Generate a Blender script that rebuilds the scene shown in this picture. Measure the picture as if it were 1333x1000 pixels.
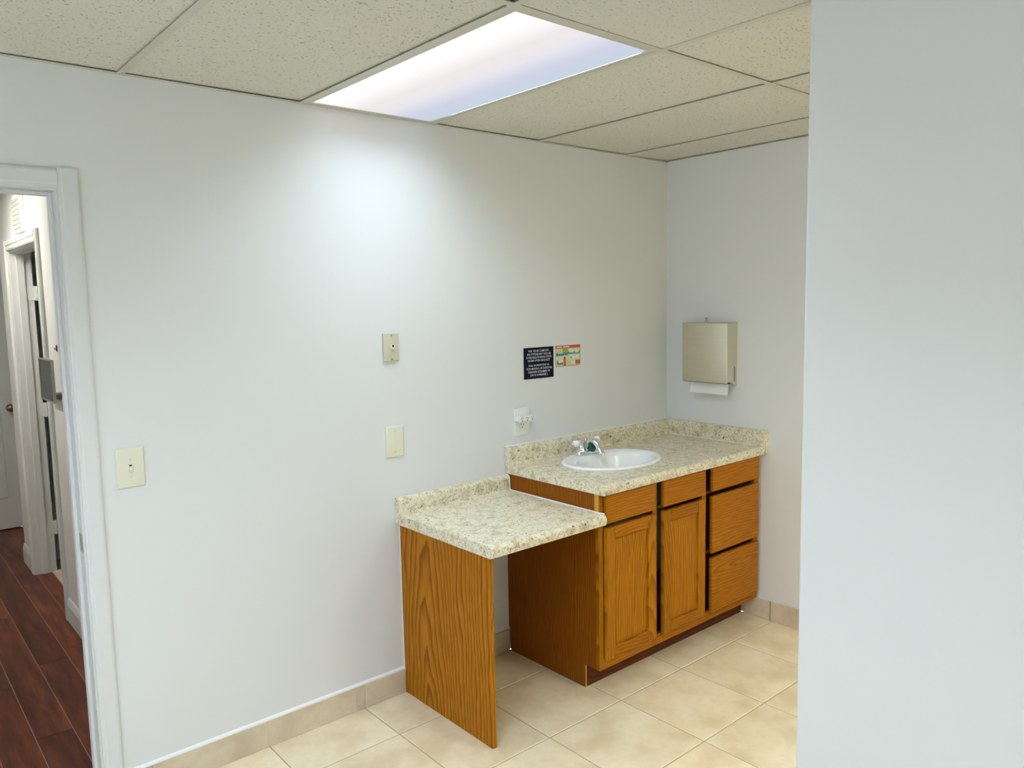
import bpy, bmesh, math, random
from mathutils import Matrix, Vector

random.seed(7)
S = bpy.context.scene
C = S.collection
for o in list(bpy.data.objects):
    bpy.data.objects.remove(o)

# ------------------------------------------------------------------ camera
cam_data = bpy.data.cameras.new('camera')
cam_data.sensor_fit = 'HORIZONTAL'
cam_data.sensor_width = 36.0
cam_data.lens = 1009.707 * 36.0 / 1333.0
cam_data.clip_start = 0.05
cam = bpy.data.objects.new('camera', cam_data)
C.objects.link(cam)
right = Vector((0.757002, -0.65311, -0.019859))
fwd = Vector((0.647959, 0.754257, -0.106046))
up = Vector((0.084238, 0.067409, 0.994163))
m = Matrix.Identity(4)
for i in range(3):
    m[i][0], m[i][1], m[i][2] = right[i], up[i], -fwd[i]
m.translation = Vector((-3.55834, -2.78097, 1.69110))
cam.matrix_world = m
S.camera = cam

# ------------------------------------------------------------------ world, light level, view
SKY_STRENGTH = 2.8
LENS_STRENGTH = 0.78
LAMP_WATTS = 8.0
LAMP_SPREAD = 140.0
HALL_STRENGTH = 14.0
w = bpy.data.worlds.new('overcast_sky')
S.world = w
w.use_nodes = True
bg = w.node_tree.nodes['Background']
bg.inputs['Color'].default_value = (0.78, 0.87, 1.0, 1)
bg.inputs['Strength'].default_value = SKY_STRENGTH
S.view_settings.view_transform = 'Standard'
S.view_settings.look = 'None'
S.view_settings.gamma = 1.0
S.view_settings.use_curve_mapping = False
S.view_settings.exposure = 0.40

# room dimensions (metres): x = 0 is the end wall, y = 0 the long wall, z = 0 the tiles
H = 2.443
XL, YF = -4.95, -4.70
WIN = (-2.5, -0.6, 0.90, 2.15)              # y0, y1, z0, z1 of the added window in the left wall
# portal lamp in the added window's opening (guides sky light, gives none itself)
pl = bpy.data.lights.new('window_portal', 'AREA')
pl.shape = 'RECTANGLE'
pl.size, pl.size_y = WIN[1] - WIN[0], WIN[3] - WIN[2]
pl.cycles.is_portal = True
po = bpy.data.objects.new('window_portal', pl)
C.objects.link(po)
po.location = (XL - 0.10, (WIN[0] + WIN[1]) / 2, (WIN[2] + WIN[3]) / 2)
po.rotation_euler = (0, -math.pi / 2, 0)
po.rotation_euler = Vector((1, 0, 0)).to_track_quat('-Z', 'Z').to_euler()

# ------------------------------------------------------------------ node helpers
def new_mat(name):
    mt = bpy.data.materials.new(name)
    mt.use_nodes = True
    nt = mt.node_tree
    return mt, nt, nt.nodes['Principled BSDF']

class NT:
    def __init__(s, nt):
        s.nt = nt
    def n(s, t, **k):
        nd = s.nt.nodes.new(t)
        for a, b in k.items():
            setattr(nd, a, b)
        return nd
    def link(s, a, b):
        s.nt.links.new(a, b)
    def val(s, sock, v):
        if hasattr(v, 'is_output') or isinstance(v, bpy.types.NodeSocket):
            s.link(v, sock)
        else:
            sock.default_value = v
    def math(s, op, a, b=None, c=None, clamp=False):
        nd = s.n('ShaderNodeMath', operation=op, use_clamp=clamp)
        for i, v in enumerate((a, b, c)):
            if v is not None:
                s.val(nd.inputs[i], v)
        return nd.outputs[0]
    def comb(s, x, y, z):
        nd = s.n('ShaderNodeCombineXYZ')
        for i, v in enumerate((x, y, z)):
            s.val(nd.inputs[i], v)
        return nd.outputs[0]
    def noise(s, vec, scale, detail=2, rough=0.5):
        nd = s.n('ShaderNodeTexNoise')
        s.link(vec, nd.inputs['Vector'])
        nd.inputs['Scale'].default_value = scale
        nd.inputs['Detail'].default_value = detail
        nd.inputs['Roughness'].default_value = rough
        return nd.outputs['Fac']
    def ramp(s, fac, stops):
        nd = s.n('ShaderNodeValToRGB')
        e = nd.color_ramp.elements
        while len(e) < len(stops):
            e.new(0.5)
        for i, (p, c) in enumerate(stops):
            e[i].position = p
            e[i].color = c if len(c) == 4 else (*c, 1)
        s.link(fac, nd.inputs['Fac'])
        return nd.outputs['Color']
    def mix(s, fac, a, b, mode='MIX'):
        nd = s.n('ShaderNodeMix', data_type='RGBA', blend_type=mode)
        s.val(nd.inputs[0], fac)
        for i, v in ((6, a), (7, b)):
            if isinstance(v, tuple):
                nd.inputs[i].default_value = (*v[:3], 1)
            else:
                s.link(v, nd.inputs[i])
        return nd.outputs[2]
    def bump(s, h, strength, dist):
        nd = s.n('ShaderNodeBump')
        nd.inputs['Strength'].default_value = strength
        nd.inputs['Distance'].default_value = dist
        s.link(h, nd.inputs['Height'])
        return nd.outputs['Normal']
    def pos(s):
        return s.n('ShaderNodeNewGeometry').outputs['Position']
    def xyz(s):
        nd = s.n('ShaderNodeSeparateXYZ')
        s.link(s.pos(), nd.inputs[0])
        return nd.outputs
    def rand(s):
        return s.n('ShaderNodeObjectInfo').outputs['Random']

def plain(name, col, rough=0.5, metal=0.0, spec=0.5, bumpscale=None, bumpstr=0.05):
    mt, nt, b = new_mat(name)
    t = NT(nt)
    b.inputs['Metallic'].default_value = metal
    b.inputs['Roughness'].default_value = rough
    b.inputs['Specular IOR Level'].default_value = spec
    f = t.noise(t.pos(), 9.0, 3)
    c2 = tuple(min(1, v * 0.94) for v in col)
    t.link(t.mix(f, tuple(min(1, v * 1.02) for v in col), c2), b.inputs['Base Color'])
    if bumpscale:
        t.link(t.bump(t.noise(t.pos(), bumpscale, 2), bumpstr, 0.002), b.inputs['Normal'])
    return mt

def oak(name, u, wv, light, dark, cen=0.0, ringw=0.016, rough=0.38):
    """honey oak; u and wv are the axis numbers across and along the grain"""
    mt, nt, b = new_mat(name)
    t = NT(nt)
    p = t.xyz()
    rnd = t.rand()
    off = t.math('MULTIPLY', rnd, 7.3)
    U, W = p[u], p[wv]
    lo = t.noise(t.comb(t.math('MULTIPLY_ADD', U, 5.0, off), t.math('MULTIPLY', W, 1.1), off), 1.0, 2)
    wob = t.math('MULTIPLY', t.math('SUBTRACT', lo, 0.5), 0.12)
    mid = t.noise(t.comb(t.math('MULTIPLY_ADD', U, 22.0, off), t.math('MULTIPLY', W, 4.5), off), 1.0, 2)
    wob2 = t.math('MULTIPLY', t.math('SUBTRACT', mid, 0.5), 0.016)
    uc = t.math('SUBTRACT', U, cen)
    wc = t.math('MULTIPLY_ADD', W, 0.11, 0.02)
    r = t.math('SQRT', t.math('ADD', t.math('MULTIPLY', uc, uc), t.math('MULTIPLY', wc, wc)))
    r = t.math('ADD', t.math('ADD', r, wob), wob2)
    ring = t.math('FRACT', t.math('DIVIDE', r, ringw))
    # a soft rise and a hard fall: early wood against late wood
    grain = t.ramp(ring, [(0.0, (1, 1, 1)), (0.45, (0.75, 0.75, 0.75)), (0.82, (0.12, 0.12, 0.12)), (0.93, (0.05, 0.05, 0.05)), (1.0, (1, 1, 1))])
    pores = t.noise(t.comb(t.math('MULTIPLY_ADD', U, 420.0, off), t.math('MULTIPLY', W, 11.0), off), 1.0, 2)
    pf = t.ramp(pores, [(0.40, (0, 0, 0)), (0.58, (1, 1, 1))])
    col = t.mix(t.math('MULTIPLY_ADD', grain, 0.88, 0.12), dark, light)
    col2 = t.mix(t.math('MULTIPLY_ADD', pf, -0.40, 0.40), col, tuple(v * 0.55 for v in dark))
    tone = t.math('MULTIPLY_ADD', rnd, 0.22, 0.89)
    tc = t.comb(tone, tone, tone)
    t.link(t.mix(1.0, col2, tc, 'MULTIPLY'), b.inputs['Base Color'])
    b.inputs['Roughness'].default_value = rough
    b.inputs['Specular IOR Level'].default_value = 0.10
    t.link(t.bump(pores, 0.12, 0.001), b.inputs['Normal'])
    return mt

def wall_paint(name, col):
    mt, nt, b = new_mat(name)
    t = NT(nt)
    f = t.noise(t.pos(), 1.6, 3)
    t.link(t.mix(f, tuple(v * 1.0 for v in col), tuple(v * 0.965 for v in col)), b.inputs['Base Color'])
    b.inputs['Roughness'].default_value = 0.42
    b.inputs['Specular IOR Level'].default_value = 0.35
    t.link(t.bump(t.noise(t.pos(), 130.0, 3), 0.06, 0.002), b.inputs['Normal'])
    return mt

M = {}
M['wall'] = wall_paint('white_wall_paint', (0.78, 0.79, 0.79))
M['trim'] = plain('white_trim_paint', (0.74, 0.75, 0.75), 0.55, 0.0, 0.25)
M['hall_trim'] = plain('hall_trim_paint', (0.74, 0.75, 0.72), 0.4)
M['hall_wall'] = wall_paint('hall_wall_paint', (0.82, 0.82, 0.79))
M['oak_door'] = oak('oak_vertical_front', 0, 2, (0.52, 0.205, 0.006), (0.27, 0.085, 0.003), -0.9, 0.012)
M['oak_rail'] = oak('oak_horizontal_front', 2, 0, (0.50, 0.185, 0.006), (0.29, 0.090, 0.003), 0.35, 0.014)
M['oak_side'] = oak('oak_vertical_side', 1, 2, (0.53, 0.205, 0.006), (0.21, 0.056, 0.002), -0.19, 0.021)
M['oak_cab_shade'] = oak('oak_cabinet_shade', 1, 2, (0.33, 0.105, 0.005), (0.19, 0.048, 0.003), -1.2, 0.011)  # darker copy of the oak, carries the shade under the desk
M['oak_edge'] = plain('pale_oak_edge', (0.58, 0.30, 0.035), 0.5)
M['toe'] = oak('oak_toe_kick', 2, 0, (0.16, 0.05, 0.02), (0.09, 0.025, 0.01), 0.4, 0.02, 0.5)
M['white_plastic'] = plain('white_plastic', (0.86, 0.87, 0.85), 0.3)
M['ivory'] = plain('ivory_plastic', (0.82, 0.80, 0.65), 0.35)
M['tan_plastic'] = plain('beige_plastic', (0.62, 0.59, 0.46), 0.4)
M['caulk'] = plain('white_caulk', (0.88, 0.88, 0.86), 0.45)
M['porcelain'] = plain('sink_porcelain', (0.93, 0.94, 0.93), 0.12)
M['chrome'] = plain('chrome', (0.82, 0.84, 0.85), 0.06, 1.0)
M['green'] = plain('dark_green', (0.005, 0.09, 0.06), 0.3)
M['steel'] = plain('dull_screw_steel', (0.45, 0.44, 0.40), 0.35, 1.0)
M['dark'] = plain('dark_slot', (0.015, 0.014, 0.012), 0.6)
M['navy'] = plain('navy_sign', (0.004, 0.006, 0.022), 0.6, 0.0, 0.15)
M['sign_text'] = plain('sign_lettering', (0.75, 0.78, 0.82), 0.5)
M['paper'] = plain('paper_towel', (0.88, 0.88, 0.84), 0.8)
M['grid'] = plain('ceiling_grid_metal', (0.60, 0.58, 0.50), 0.45)
M['plenum'] = plain('dark_plenum', (0.03, 0.028, 0.025), 0.9)
M['grey_mesh'] = plain('grey_mesh_metal', (0.20, 0.205, 0.205), 0.5, 0.3)
M['bronze'] = plain('brushed_bronze', (0.35, 0.25, 0.19), 0.3, 1.0)
M['vent'] = plain('vent_paint', (0.40, 0.39, 0.33), 0.5)

# brushed stainless
mt, nt, b = new_mat('brushed_stainless')
t = NT(nt); p = t.xyz()
st = t.noise(t.comb(t.math('MULTIPLY', p[0], 30.0), t.math('MULTIPLY', p[1], 6.0), t.math('MULTIPLY', p[2], 500.0)), 1.0, 2)
t.link(t.mix(st, (0.78, 0.74, 0.62), (0.64, 0.60, 0.48)), b.inputs['Base Color'])
b.inputs['Metallic'].default_value = 1.0
b.inputs['Roughness'].default_value = 0.42
M['stainless'] = mt

# laminate worktop
mt, nt, b = new_mat('speckled_laminate')
t = NT(nt); ps = t.pos()
blot = t.noise(ps, 22.0, 6, 0.72)
base = t.ramp(blot, [(0.30, (0.42, 0.34, 0.20)), (0.43, (0.68, 0.60, 0.41)), (0.55, (0.86, 0.80, 0.63)), (0.66, (0.68, 0.58, 0.40)), (0.78, (0.52, 0.43, 0.26))])
rd = t.noise(ps, 55.0, 4, 0.65)
rdm = t.ramp(rd, [(0.56, (0, 0, 0)), (0.66, (1, 1, 1))])
base = t.mix(t.math('MULTIPLY', rdm, 0.55), base, (0.46, 0.29, 0.15))
fl = t.noise(ps, 105.0, 5, 0.75)
flm = t.ramp(fl, [(0.38, (1, 1, 1)), (0.45, (0, 0, 0))])
base = t.mix(t.math('MULTIPLY', flm, 0.80), base, (0.15, 0.12, 0.06))
lt = t.noise(ps, 150.0, 4, 0.65)
ltm = t.ramp(lt, [(0.55, (0, 0, 0)), (0.64, (1, 1, 1))])
base = t.mix(t.math('MULTIPLY', ltm, 0.65), base, (0.93, 0.89, 0.74))
big = t.noise(ps, 42.0, 2, 0.5)
bgm = t.ramp(big, [(0.27, (1, 1, 1)), (0.305, (0, 0, 0))])
base = t.mix(t.math('MULTIPLY', bgm, 0.9), base, (0.05, 0.04, 0.03))
t.link(base, b.inputs['Base Color'])
b.inputs['Roughness'].default_value = 0.30
M['laminate'] = mt

# floor tile, base tile
def ceramic(name, a, c, d, rough):
    mt, nt, b = new_mat(name)
    t = NT(nt)
    rnd = t.rand()
    vm = t.n('ShaderNodeVectorMath', operation='ADD')
    t.link(t.pos(), vm.inputs[0])
    off = t.math('MULTIPLY', rnd, 31.0)
    t.link(t.comb(off, off, off), vm.inputs[1])
    n1 = t.noise(vm.outputs[0], 5.5, 4, 0.55)
    col = t.ramp(n1, [(0.34, c), (0.50, a), (0.68, d)])
    n2 = t.noise(vm.outputs[0], 30.0, 4, 0.6)
    n2m = t.ramp(n2, [(0.44, (0, 0, 0)), (0.70, (1, 1, 1))])
    col = t.mix(t.math('MULTIPLY', n2m, 0.35), col, c)
    tone = t.math('MULTIPLY_ADD', rnd, 0.10, 0.95)
    t.link(t.mix(1.0, col, t.comb(tone, tone, tone), 'MULTIPLY'), b.inputs['Base Color'])
    b.inputs['Roughness'].default_value = rough
    b.inputs['Specular IOR Level'].default_value = 0.4
    return mt
M['tile'] = ceramic('cream_floor_tile', (0.83, 0.71, 0.50), (0.72, 0.59, 0.38), (0.88, 0.78, 0.58), 0.33)
M['base_tile'] = ceramic('beige_base_tile', (0.66, 0.56, 0.42), (0.56, 0.46, 0.33), (0.72, 0.63, 0.49), 0.4)
M['pale_grout'] = plain('pale_skirting_grout', (0.68, 0.60, 0.50), 0.9)
M['grout'] = plain('grey_beige_grout', (0.50, 0.41, 0.27), 0.9)

# ceiling tile
mt, nt, b = new_mat('fissured_ceiling_tile')
t = NT(nt); ps = t.pos()
pit = t.noise(ps, 110.0, 2, 0.6)
pm = t.ramp(pit, [(0.325, (1, 1, 1)), (0.38, (0, 0, 0))])
fine = t.noise(ps, 300.0, 2, 0.6)
col = t.mix(fine, (0.76, 0.745, 0.66), (0.61, 0.595, 0.52))
col = t.mix(t.math('MULTIPLY', pm, 0.7), col, (0.22, 0.20, 0.15))
t.link(col, b.inputs['Base Color'])
b.inputs['Roughness'].default_value = 0.95
b.inputs['Specular IOR Level'].default_value = 0.1
t.link(t.bump(fine, 0.35, 0.002), b.inputs['Normal'])
M['ceil_tile'] = mt

# hall planks
mt, nt, b = new_mat('cherry_plank')
t = NT(nt); p = t.xyz(); rnd = t.rand(); off = t.math('MULTIPLY', rnd, 17.0)
g = t.noise(t.comb(t.math('MULTIPLY_ADD', p[0], 26.0, off), t.math('MULTIPLY', p[1], 3.0), off), 1.0, 4, 0.6)
col = t.ramp(g, [(0.32, (0.045, 0.011, 0.006)), (0.52, (0.115, 0.028, 0.012)), (0.72, (0.20, 0.052, 0.018))])
tone = t.math('MULTIPLY_ADD', rnd, 0.85, 0.68)
t.link(t.mix(1.0, col, t.comb(tone, tone, tone), 'MULTIPLY'), b.inputs['Base Color'])
b.inputs['Roughness'].default_value = 0.30
b.inputs['Specular IOR Level'].default_value = 0.18
M['plank'] = mt
M['plank_gap_highlight'] = plain('plank_gap_highlight', (0.42, 0.24, 0.17), 0.7)  # pale tone paints the highlights along the plank seams

# luminous lens of the ceiling troffers: two tubes behind a prismatic acrylic sheet
mt, nt, b = new_mat('prismatic_lens')
t = NT(nt)
ob = t.n('ShaderNodeTexCoord').outputs['Object']
sp = t.n('ShaderNodeSeparateXYZ'); t.link(ob, sp.inputs[0])
fx = t.math('MULTIPLY_ADD', sp.outputs[0], 1 / 0.56, 0.5)        # 0..1 across the lens
lum = t.ramp(fx, [(0.0, (1, 1, 1)), (0.18, (1, 1, 1)), (0.40, (0.84, 0.84, 0.84)), (0.58, (0.86, 0.86, 0.86)), (0.74, (0.78, 0.78, 0.78)), (1.0, (0.74, 0.74, 0.74))])
tint = t.ramp(fx, [(0.0, (1, 1, 0.98)), (0.45, (1.0, 0.945, 0.95)), (0.80, (0.78, 0.83, 1.0)), (1.0, (0.76, 0.87, 1.0))])
em = t.n('ShaderNodeEmission')
t.link(tint, em.inputs['Color'])
t.link(t.math('MULTIPLY', lum, LENS_STRENGTH), em.inputs['Strength'])
t.link(em.outputs[0], nt.nodes['Material Output'].inputs['Surface'])
M['lens'] = mt
mt, nt, b = new_mat('hall_lamp_lens')
b.inputs['Base Color'].default_value = (0.9, 0.9, 0.88, 1)
b.inputs['Emission Color'].default_value = (1.0, 0.97, 0.90, 1)
b.inputs['Emission Strength'].default_value = HALL_STRENGTH
M['hall_lens'] = mt
mt, nt, b = new_mat('window_glass')
b.inputs['Base Color'].default_value = (1, 1, 1, 1)
b.inputs['Roughness'].default_value = 0.0
b.inputs['Transmission Weight'].default_value = 1.0
b.inputs['IOR'].default_value = 1.02
M['glass'] = mt

# ------------------------------------------------------------------ mesh helpers
def bx(bm, lo, hi, bev=0.0, seg=2, mi=0):
    lo = Vector([min(a, c) for a, c in zip(lo, hi)]), Vector([max(a, c) for a, c in zip(lo, hi)])
    lo, hi = lo
    vs = [bm.verts.new((x, y, z)) for x in (lo.x, hi.x) for y in (lo.y, hi.y) for z in (lo.z, hi.z)]
    q = [(0, 1, 3, 2), (4, 6, 7, 5), (0, 4, 5, 1), (2, 3, 7, 6), (0, 2, 6, 4), (1, 5, 7, 3)]
    fs = [bm.faces.new([vs[i] for i in f]) for f in q]
    for f in fs:
        f.material_index = mi
    if bev > 0:
        es = list({e for f in fs for e in f.edges})
        bmesh.ops.bevel(bm, geom=es, offset=bev, segments=seg, profile=0.5, affect='EDGES', clamp_overlap=True)
    return bm

def box(lo, hi, bev=0.0, seg=2):
    return bx(bmesh.new(), lo, hi, bev, seg)

def prism(pts, axis, a, c, bm=None):
    """extrude a 2-D outline (in the two other axes, in order) from a to c along axis"""
    bm = bm or bmesh.new()
    def mk(u, v, s):
        return {0: (s, u, v), 1: (u, s, v), 2: (u, v, s)}[axis]
    A = [bm.verts.new(mk(u, v, a)) for u, v in pts]
    B = [bm.verts.new(mk(u, v, c)) for u, v in pts]
    n = len(pts)
    bm.faces.new(A); bm.faces.new(B[::-1])
    for i in range(n):
        bm.faces.new((A[i], B[i], B[(i + 1) % n], A[(i + 1) % n]))
    bmesh.ops.recalc_face_normals(bm, faces=bm.faces)
    return bm

def tube(path, rad, seg=12, bm=None, caps=True):
    bm = bm or bmesh.new()
    path = [Vector(p) for p in path]
    rad = rad if isinstance(rad, (list, tuple)) else [rad] * len(path)
    rings = []
    ref = None
    for i, p in enumerate(path):
        d = (path[min(i + 1, len(path) - 1)] - path[max(i - 1, 0)]).normalized()
        if ref is None:
            ref = Vector((0, 0, 1)) if abs(d.z) < 0.9 else Vector((1, 0, 0))
        a = d.cross(ref).normalized()
        bb = a.cross(d).normalized()
        ref = bb
        rings.append([bm.verts.new(p + rad[i] * (math.cos(2 * math.pi * k / seg) * a + math.sin(2 * math.pi * k / seg) * bb)) for k in range(seg)])
    for r0, r1 in zip(rings, rings[1:]):
        for k in range(seg):
            bm.faces.new((r0[k], r0[(k + 1) % seg], r1[(k + 1) % seg], r1[k]))
    if caps:
        bm.faces.new(rings[0][::-1]); bm.faces.new(rings[-1])
    bmesh.ops.recalc_face_normals(bm, faces=bm.faces)
    return bm

ORG = {}
def link_mesh(name, me, parent=None, loc=(0, 0, 0)):
    o = bpy.data.objects.new(name, me)
    C.objects.link(o)
    o.location = loc
    if parent is not None:
        o.parent = parent
    return o

def obj(name, bm, mat, parent=None, smooth=None, label=None):
    """world-space bmesh -> one object; under a parent it is moved into the parent's frame"""
    org = ORG.get(parent.name, Vector((0, 0, 0))) if parent is not None else Vector((0, 0, 0))
    bmesh.ops.translate(bm, verts=bm.verts, vec=-org)
    me = bpy.data.meshes.new(name)
    bm.to_mesh(me); bm.free()
    for mm in (mat if isinstance(mat, (list, tuple)) else [mat]):
        me.materials.append(M[mm])
    if smooth:
        me.shade_smooth()
        me.set_sharp_from_angle(angle=math.radians(smooth))
    o = link_mesh(name, me, parent)
    ORG[o.name] = org
    if label:
        o['label'] = label
    return o

def thing(name, label, cat, loc, group=None):
    o = bpy.data.objects.new(name, None)
    C.objects.link(o)
    o.empty_display_size = 0.05
    o.location = loc
    ORG[o.name] = Vector(loc)
    return tag(o, label, cat, group)

def tag(o, label, cat, group=None):
    o['label'] = label; o['category'] = cat
    if group:
        o['group'] = group
    return o

def struct(name, bm, mat, label=None, cat=None, smooth=None):
    o = obj(name, bm, mat, None, smooth)
    o['kind'] = 'structure'
    if label:
        o['label'] = label
    if cat:
        o['category'] = cat
    return o

def struct_empty(name, loc, label, cat):
    o = thing(name, label, cat, loc)
    o['kind'] = 'structure'
    return o

def rounded(w, h, r, n=5):
    pts = []
    for cx, cy, a0 in ((w / 2 - r, h / 2 - r, 0), (-w / 2 + r, h / 2 - r, 90), (-w / 2 + r, -h / 2 + r, 180), (w / 2 - r, -h / 2 + r, 270)):
        for k in range(n):
            a = math.radians(a0 + 90 * k / (n - 1))
            pts.append((cx + r * math.cos(a), cy + r * math.sin(a)))
    return pts

def wall_with_hole(axis, c0, c1, u0, u1, z0, z1, hole):
    """box wall between c0 and c1 along axis (0: x, 1: y), a hole (u0,u1,z0,z1) left open"""
    bm = bmesh.new()
    hu0, hu1, hz0, hz1 = hole
    def bb(a, b_, z_, zz):
        if b_ - a < 1e-6 or zz - z_ < 1e-6:
            return
        if axis == 0:
            bx(bm, (c0, a, z_), (c1, b_, zz))
        else:
            bx(bm, (a, c0, z_), (b_, c1, zz))
    bb(u0, hu0, z0, z1); bb(hu1, u1, z0, z1)
    bb(hu0, hu1, z0, hz0); bb(hu0, hu1, hz1, z1)
    return bm

# ================================================================== SETTING
ZT = 2.70
DJ0, DJ1, DZ = -3.905, -3.005, 2.075          # rough opening of the door to the hall
struct('wall_back', wall_with_hole(1, 0.0, 0.12, XL, 0.12, 0.0, ZT, (DJ0, DJ1, 0.0, DZ)), 'wall', 'long white painted wall with the doorway at its left end', 'wall')
struct('wall_right', box((0, -4.70, 0), (0.12, 0.0, ZT)), 'wall', 'short white end wall carrying the steel towel dispenser', 'wall')
PX, PY = -1.65, -1.735
PXR = PX + 0.125  # wall kept thin; open floor added behind it for the unseen lamp
pbm = box((PX, YF, 0), (PXR, PY, H + 0.1))
es = [e for e in pbm.edges if all(abs(v.co.x - PX) < 1e-4 and abs(v.co.y - PY) < 1e-4 for v in e.verts)]
bmesh.ops.bevel(pbm, geom=es, offset=0.012, segments=4, profile=0.5, affect='EDGES')
struct('wall_partition', pbm, 'wall', 'white wall corner close to the camera at right, hiding the alcove floor', 'wall', smooth=50)
struct('wall_left', wall_with_hole(0, XL - 0.15, XL, YF, 0.12, 0.0, ZT, WIN), 'wall', 'white wall with the added window on the left, outside the picture', 'wall')
struct('wall_front', box((XL - 0.15, YF - 0.12, 0), (0.12, YF, ZT)), 'wall', 'white wall behind the camera', 'wall')

# unseen window added in the left wall to let in fill light
win = struct_empty('added_window_1', (XL - 0.1, (WIN[0] + WIN[1]) / 2, WIN[2]), 'added white framed window, unseen, in the wall to the left of the camera', 'window')
fb = bmesh.new()
y0, y1, z0, z1 = WIN
f = 0.05
x0, x1 = XL - 0.09, XL - 0.03
for a, c in (((y0, z0), (y0 + f, z1)), ((y1 - f, z0), (y1, z1)), ((y0 + f, z0), (y1 - f, z0 + f)), ((y0 + f, z1 - f), (y1 - f, z1)), (((y0 + y1) / 2 - 0.02, z0 + f), ((y0 + y1) / 2 + 0.02, z1 - f))):
    bx(fb, (x0, a[0], a[1]), (x1, c[0], c[1]))
obj('window_frame', fb, 'trim', win)
obj('window_sill', box((XL - 0.03, y0 - 0.03, z0 - 0.03), (XL + 0.05, y1 + 0.03, z0), 0.004), 'trim', win)

# floor slab and its tiles
fl = struct('floor', box((XL, YF, -0.10), (0.0, 0.0, -0.0025)), 'grout', 'cream ceramic tile floor with grey beige joints', 'floor')
PIT, GAP = 0.418, 0.0055
XS = [-0.352 - PIT * k for k in range(-1, 13)]
YS = [-0.272 - PIT * 1.0035 * k for k in range(-1, 13)]
tile_cache = {}
def tile_mesh(wd, dp):
    key = (round(wd, 3), round(dp, 3))
    if key not in tile_cache:
        me = bpy.data.meshes.new('floor_tile')
        bm = bmesh.new()
        bx(bm, (-wd / 2, -dp / 2, -0.008), (wd / 2, dp / 2, 0.0))
        top = [e for e in bm.edges if all(v.co.z > -0.001 for v in e.verts)]
        bmesh.ops.bevel(bm, geom=top, offset=0.0025, segments=1, affect='EDGES')
        bm.to_mesh(me); bm.free()
        me.materials.append(M['tile'])
        tile_cache[key] = me
    return tile_cache[key]
for i in range(len(XS) - 1):
    xa, xb = max(XS[i + 1], XL), min(XS[i], 0.0)
    for j in range(len(YS) - 1):
        ya, yb = max(YS[j + 1], YF), min(YS[j], 0.0)
        if xb - xa < 0.03 or yb - ya < 0.03:
            continue
        link_mesh('floor_tile', tile_mesh(xb - xa - GAP, yb - ya - GAP), fl, ((xa + xb) / 2, (ya + yb) / 2, random.uniform(-0.0006, 0.0004)))

# tile skirting: long wall
def skirting(name, label, segs, axis):
    root = struct_empty(name, (segs[0][0], -0.005, 0) if axis == 0 else (-0.005, segs[0][0], 0), label, 'baseboard')
    for a, c in segs:
        hgt = 0.107 + random.uniform(-0.001, 0.0015)
        th = 0.0105 + random.uniform(-0.0008, 0.0008)
        if axis == 0:
            bm = box((a + 0.0015, -th, 0.0), (c - 0.0015, -0.0002, hgt), 0.0025, 2)
        else:
            bm = box((-th, a + 0.0015, 0.0), (-0.0002, c - 0.0015, hgt), 0.0025, 2)
        obj('base_tile', bm, 'base_tile', root)
    return root
bxs = [-2.945, -2.86, -2.447, -2.063, -2.022, -1.8215]
sk = skirting('baseboard_back', 'beige tile skirting along the foot of the long wall', list(zip(bxs, bxs[1:])), 0)
for a, c in zip([-1.797, -1.60], [-1.60, -1.2225]):
    obj('base_tile', box((a + 0.0015, -0.0105, 0), (c - 0.0015, -0.0002, 0.107), 0.0025), 'base_tile', sk)
obj('grout_joint', box((-2.945, -0.0085, 0.0), (-1.8215, -0.0003, 0.104)), 'pale_grout', sk)
# painted caulk line above the skirting
obj('caulk_line', prism([(-0.0002, 0.1065), (-0.0095, 0.1065), (-0.0080, 0.1125), (-0.0002, 0.1175)], 0, -2.945, -1.8215), 'caulk', sk)
sk2 = skirting('baseboard_right', 'beige tile skirting on the end wall right of the cabinet', [(-1.10, -0.685), (-0.679, -0.52)], 1)
obj('grout_joint', box((-0.008, -0.6855, 0), (-0.0003, -0.6785, 0.104)), 'grout', sk2)
obj('base_tile', box((-0.0105, -1.52, 0), (-0.0002, -1.103, 0.107), 0.0025), 'base_tile', sk2)

# ceiling: dark deck above, grid bars and lay-in tiles hung below
cl = struct('ceiling', box((XL - 0.15, YF - 0.12, ZT), (0.12, 0.12, ZT + 0.05)), 'plenum', 'suspended ceiling of pitted off-white lay-in tiles', 'ceiling')
GX = [0.0, -0.352, -0.975, -1.590, -2.186, -2.812, -3.422, -4.032, -4.642, XL]
GY = [0.0, -1.222, -2.442, -3.662, YF]
bar_w = 0.024
for gx in GX[1:-1]:
    lo_y = YF
    if PX - 0.02 < gx < PXR + 0.02:
        lo_y = PY
    obj('grid_bar', bx(bx(bmesh.new(), (gx - bar_w / 2, lo_y, H), (gx + bar_w / 2, -0.001, H + 0.002)), (gx - 0.001, lo_y, H + 0.002), (gx + 0.001, -0.001, H + 0.035)), 'grid', cl)
for gy in GY[1:-1]:
    for xa, xb in zip(GX[1:], GX[:-1]):
        if gy < PY and xa < PXR < xb:
            xa = PXR
        if gy < PY and xa < PX < xb:
            xb = PX
        obj('grid_cross_bar', bx(bx(bmesh.new(), (xa + bar_w / 2, gy - bar_w / 2, H + 0.0003), (xb - bar_w / 2, gy + bar_w / 2, H + 0.002)), (xa + bar_w / 2, gy - 0.001, H + 0.002), (xb - bar_w / 2, gy + 0.001, H + 0.035)), 'grid', cl)
ang = 0.020
obj('wall_angle', bx(bx(bmesh.new(), (XL, -ang, H - 0.0005), (0, 0, H + 0.001)), (XL, -0.0015, H), (0, 0, H + 0.02)), 'grid', cl)
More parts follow.
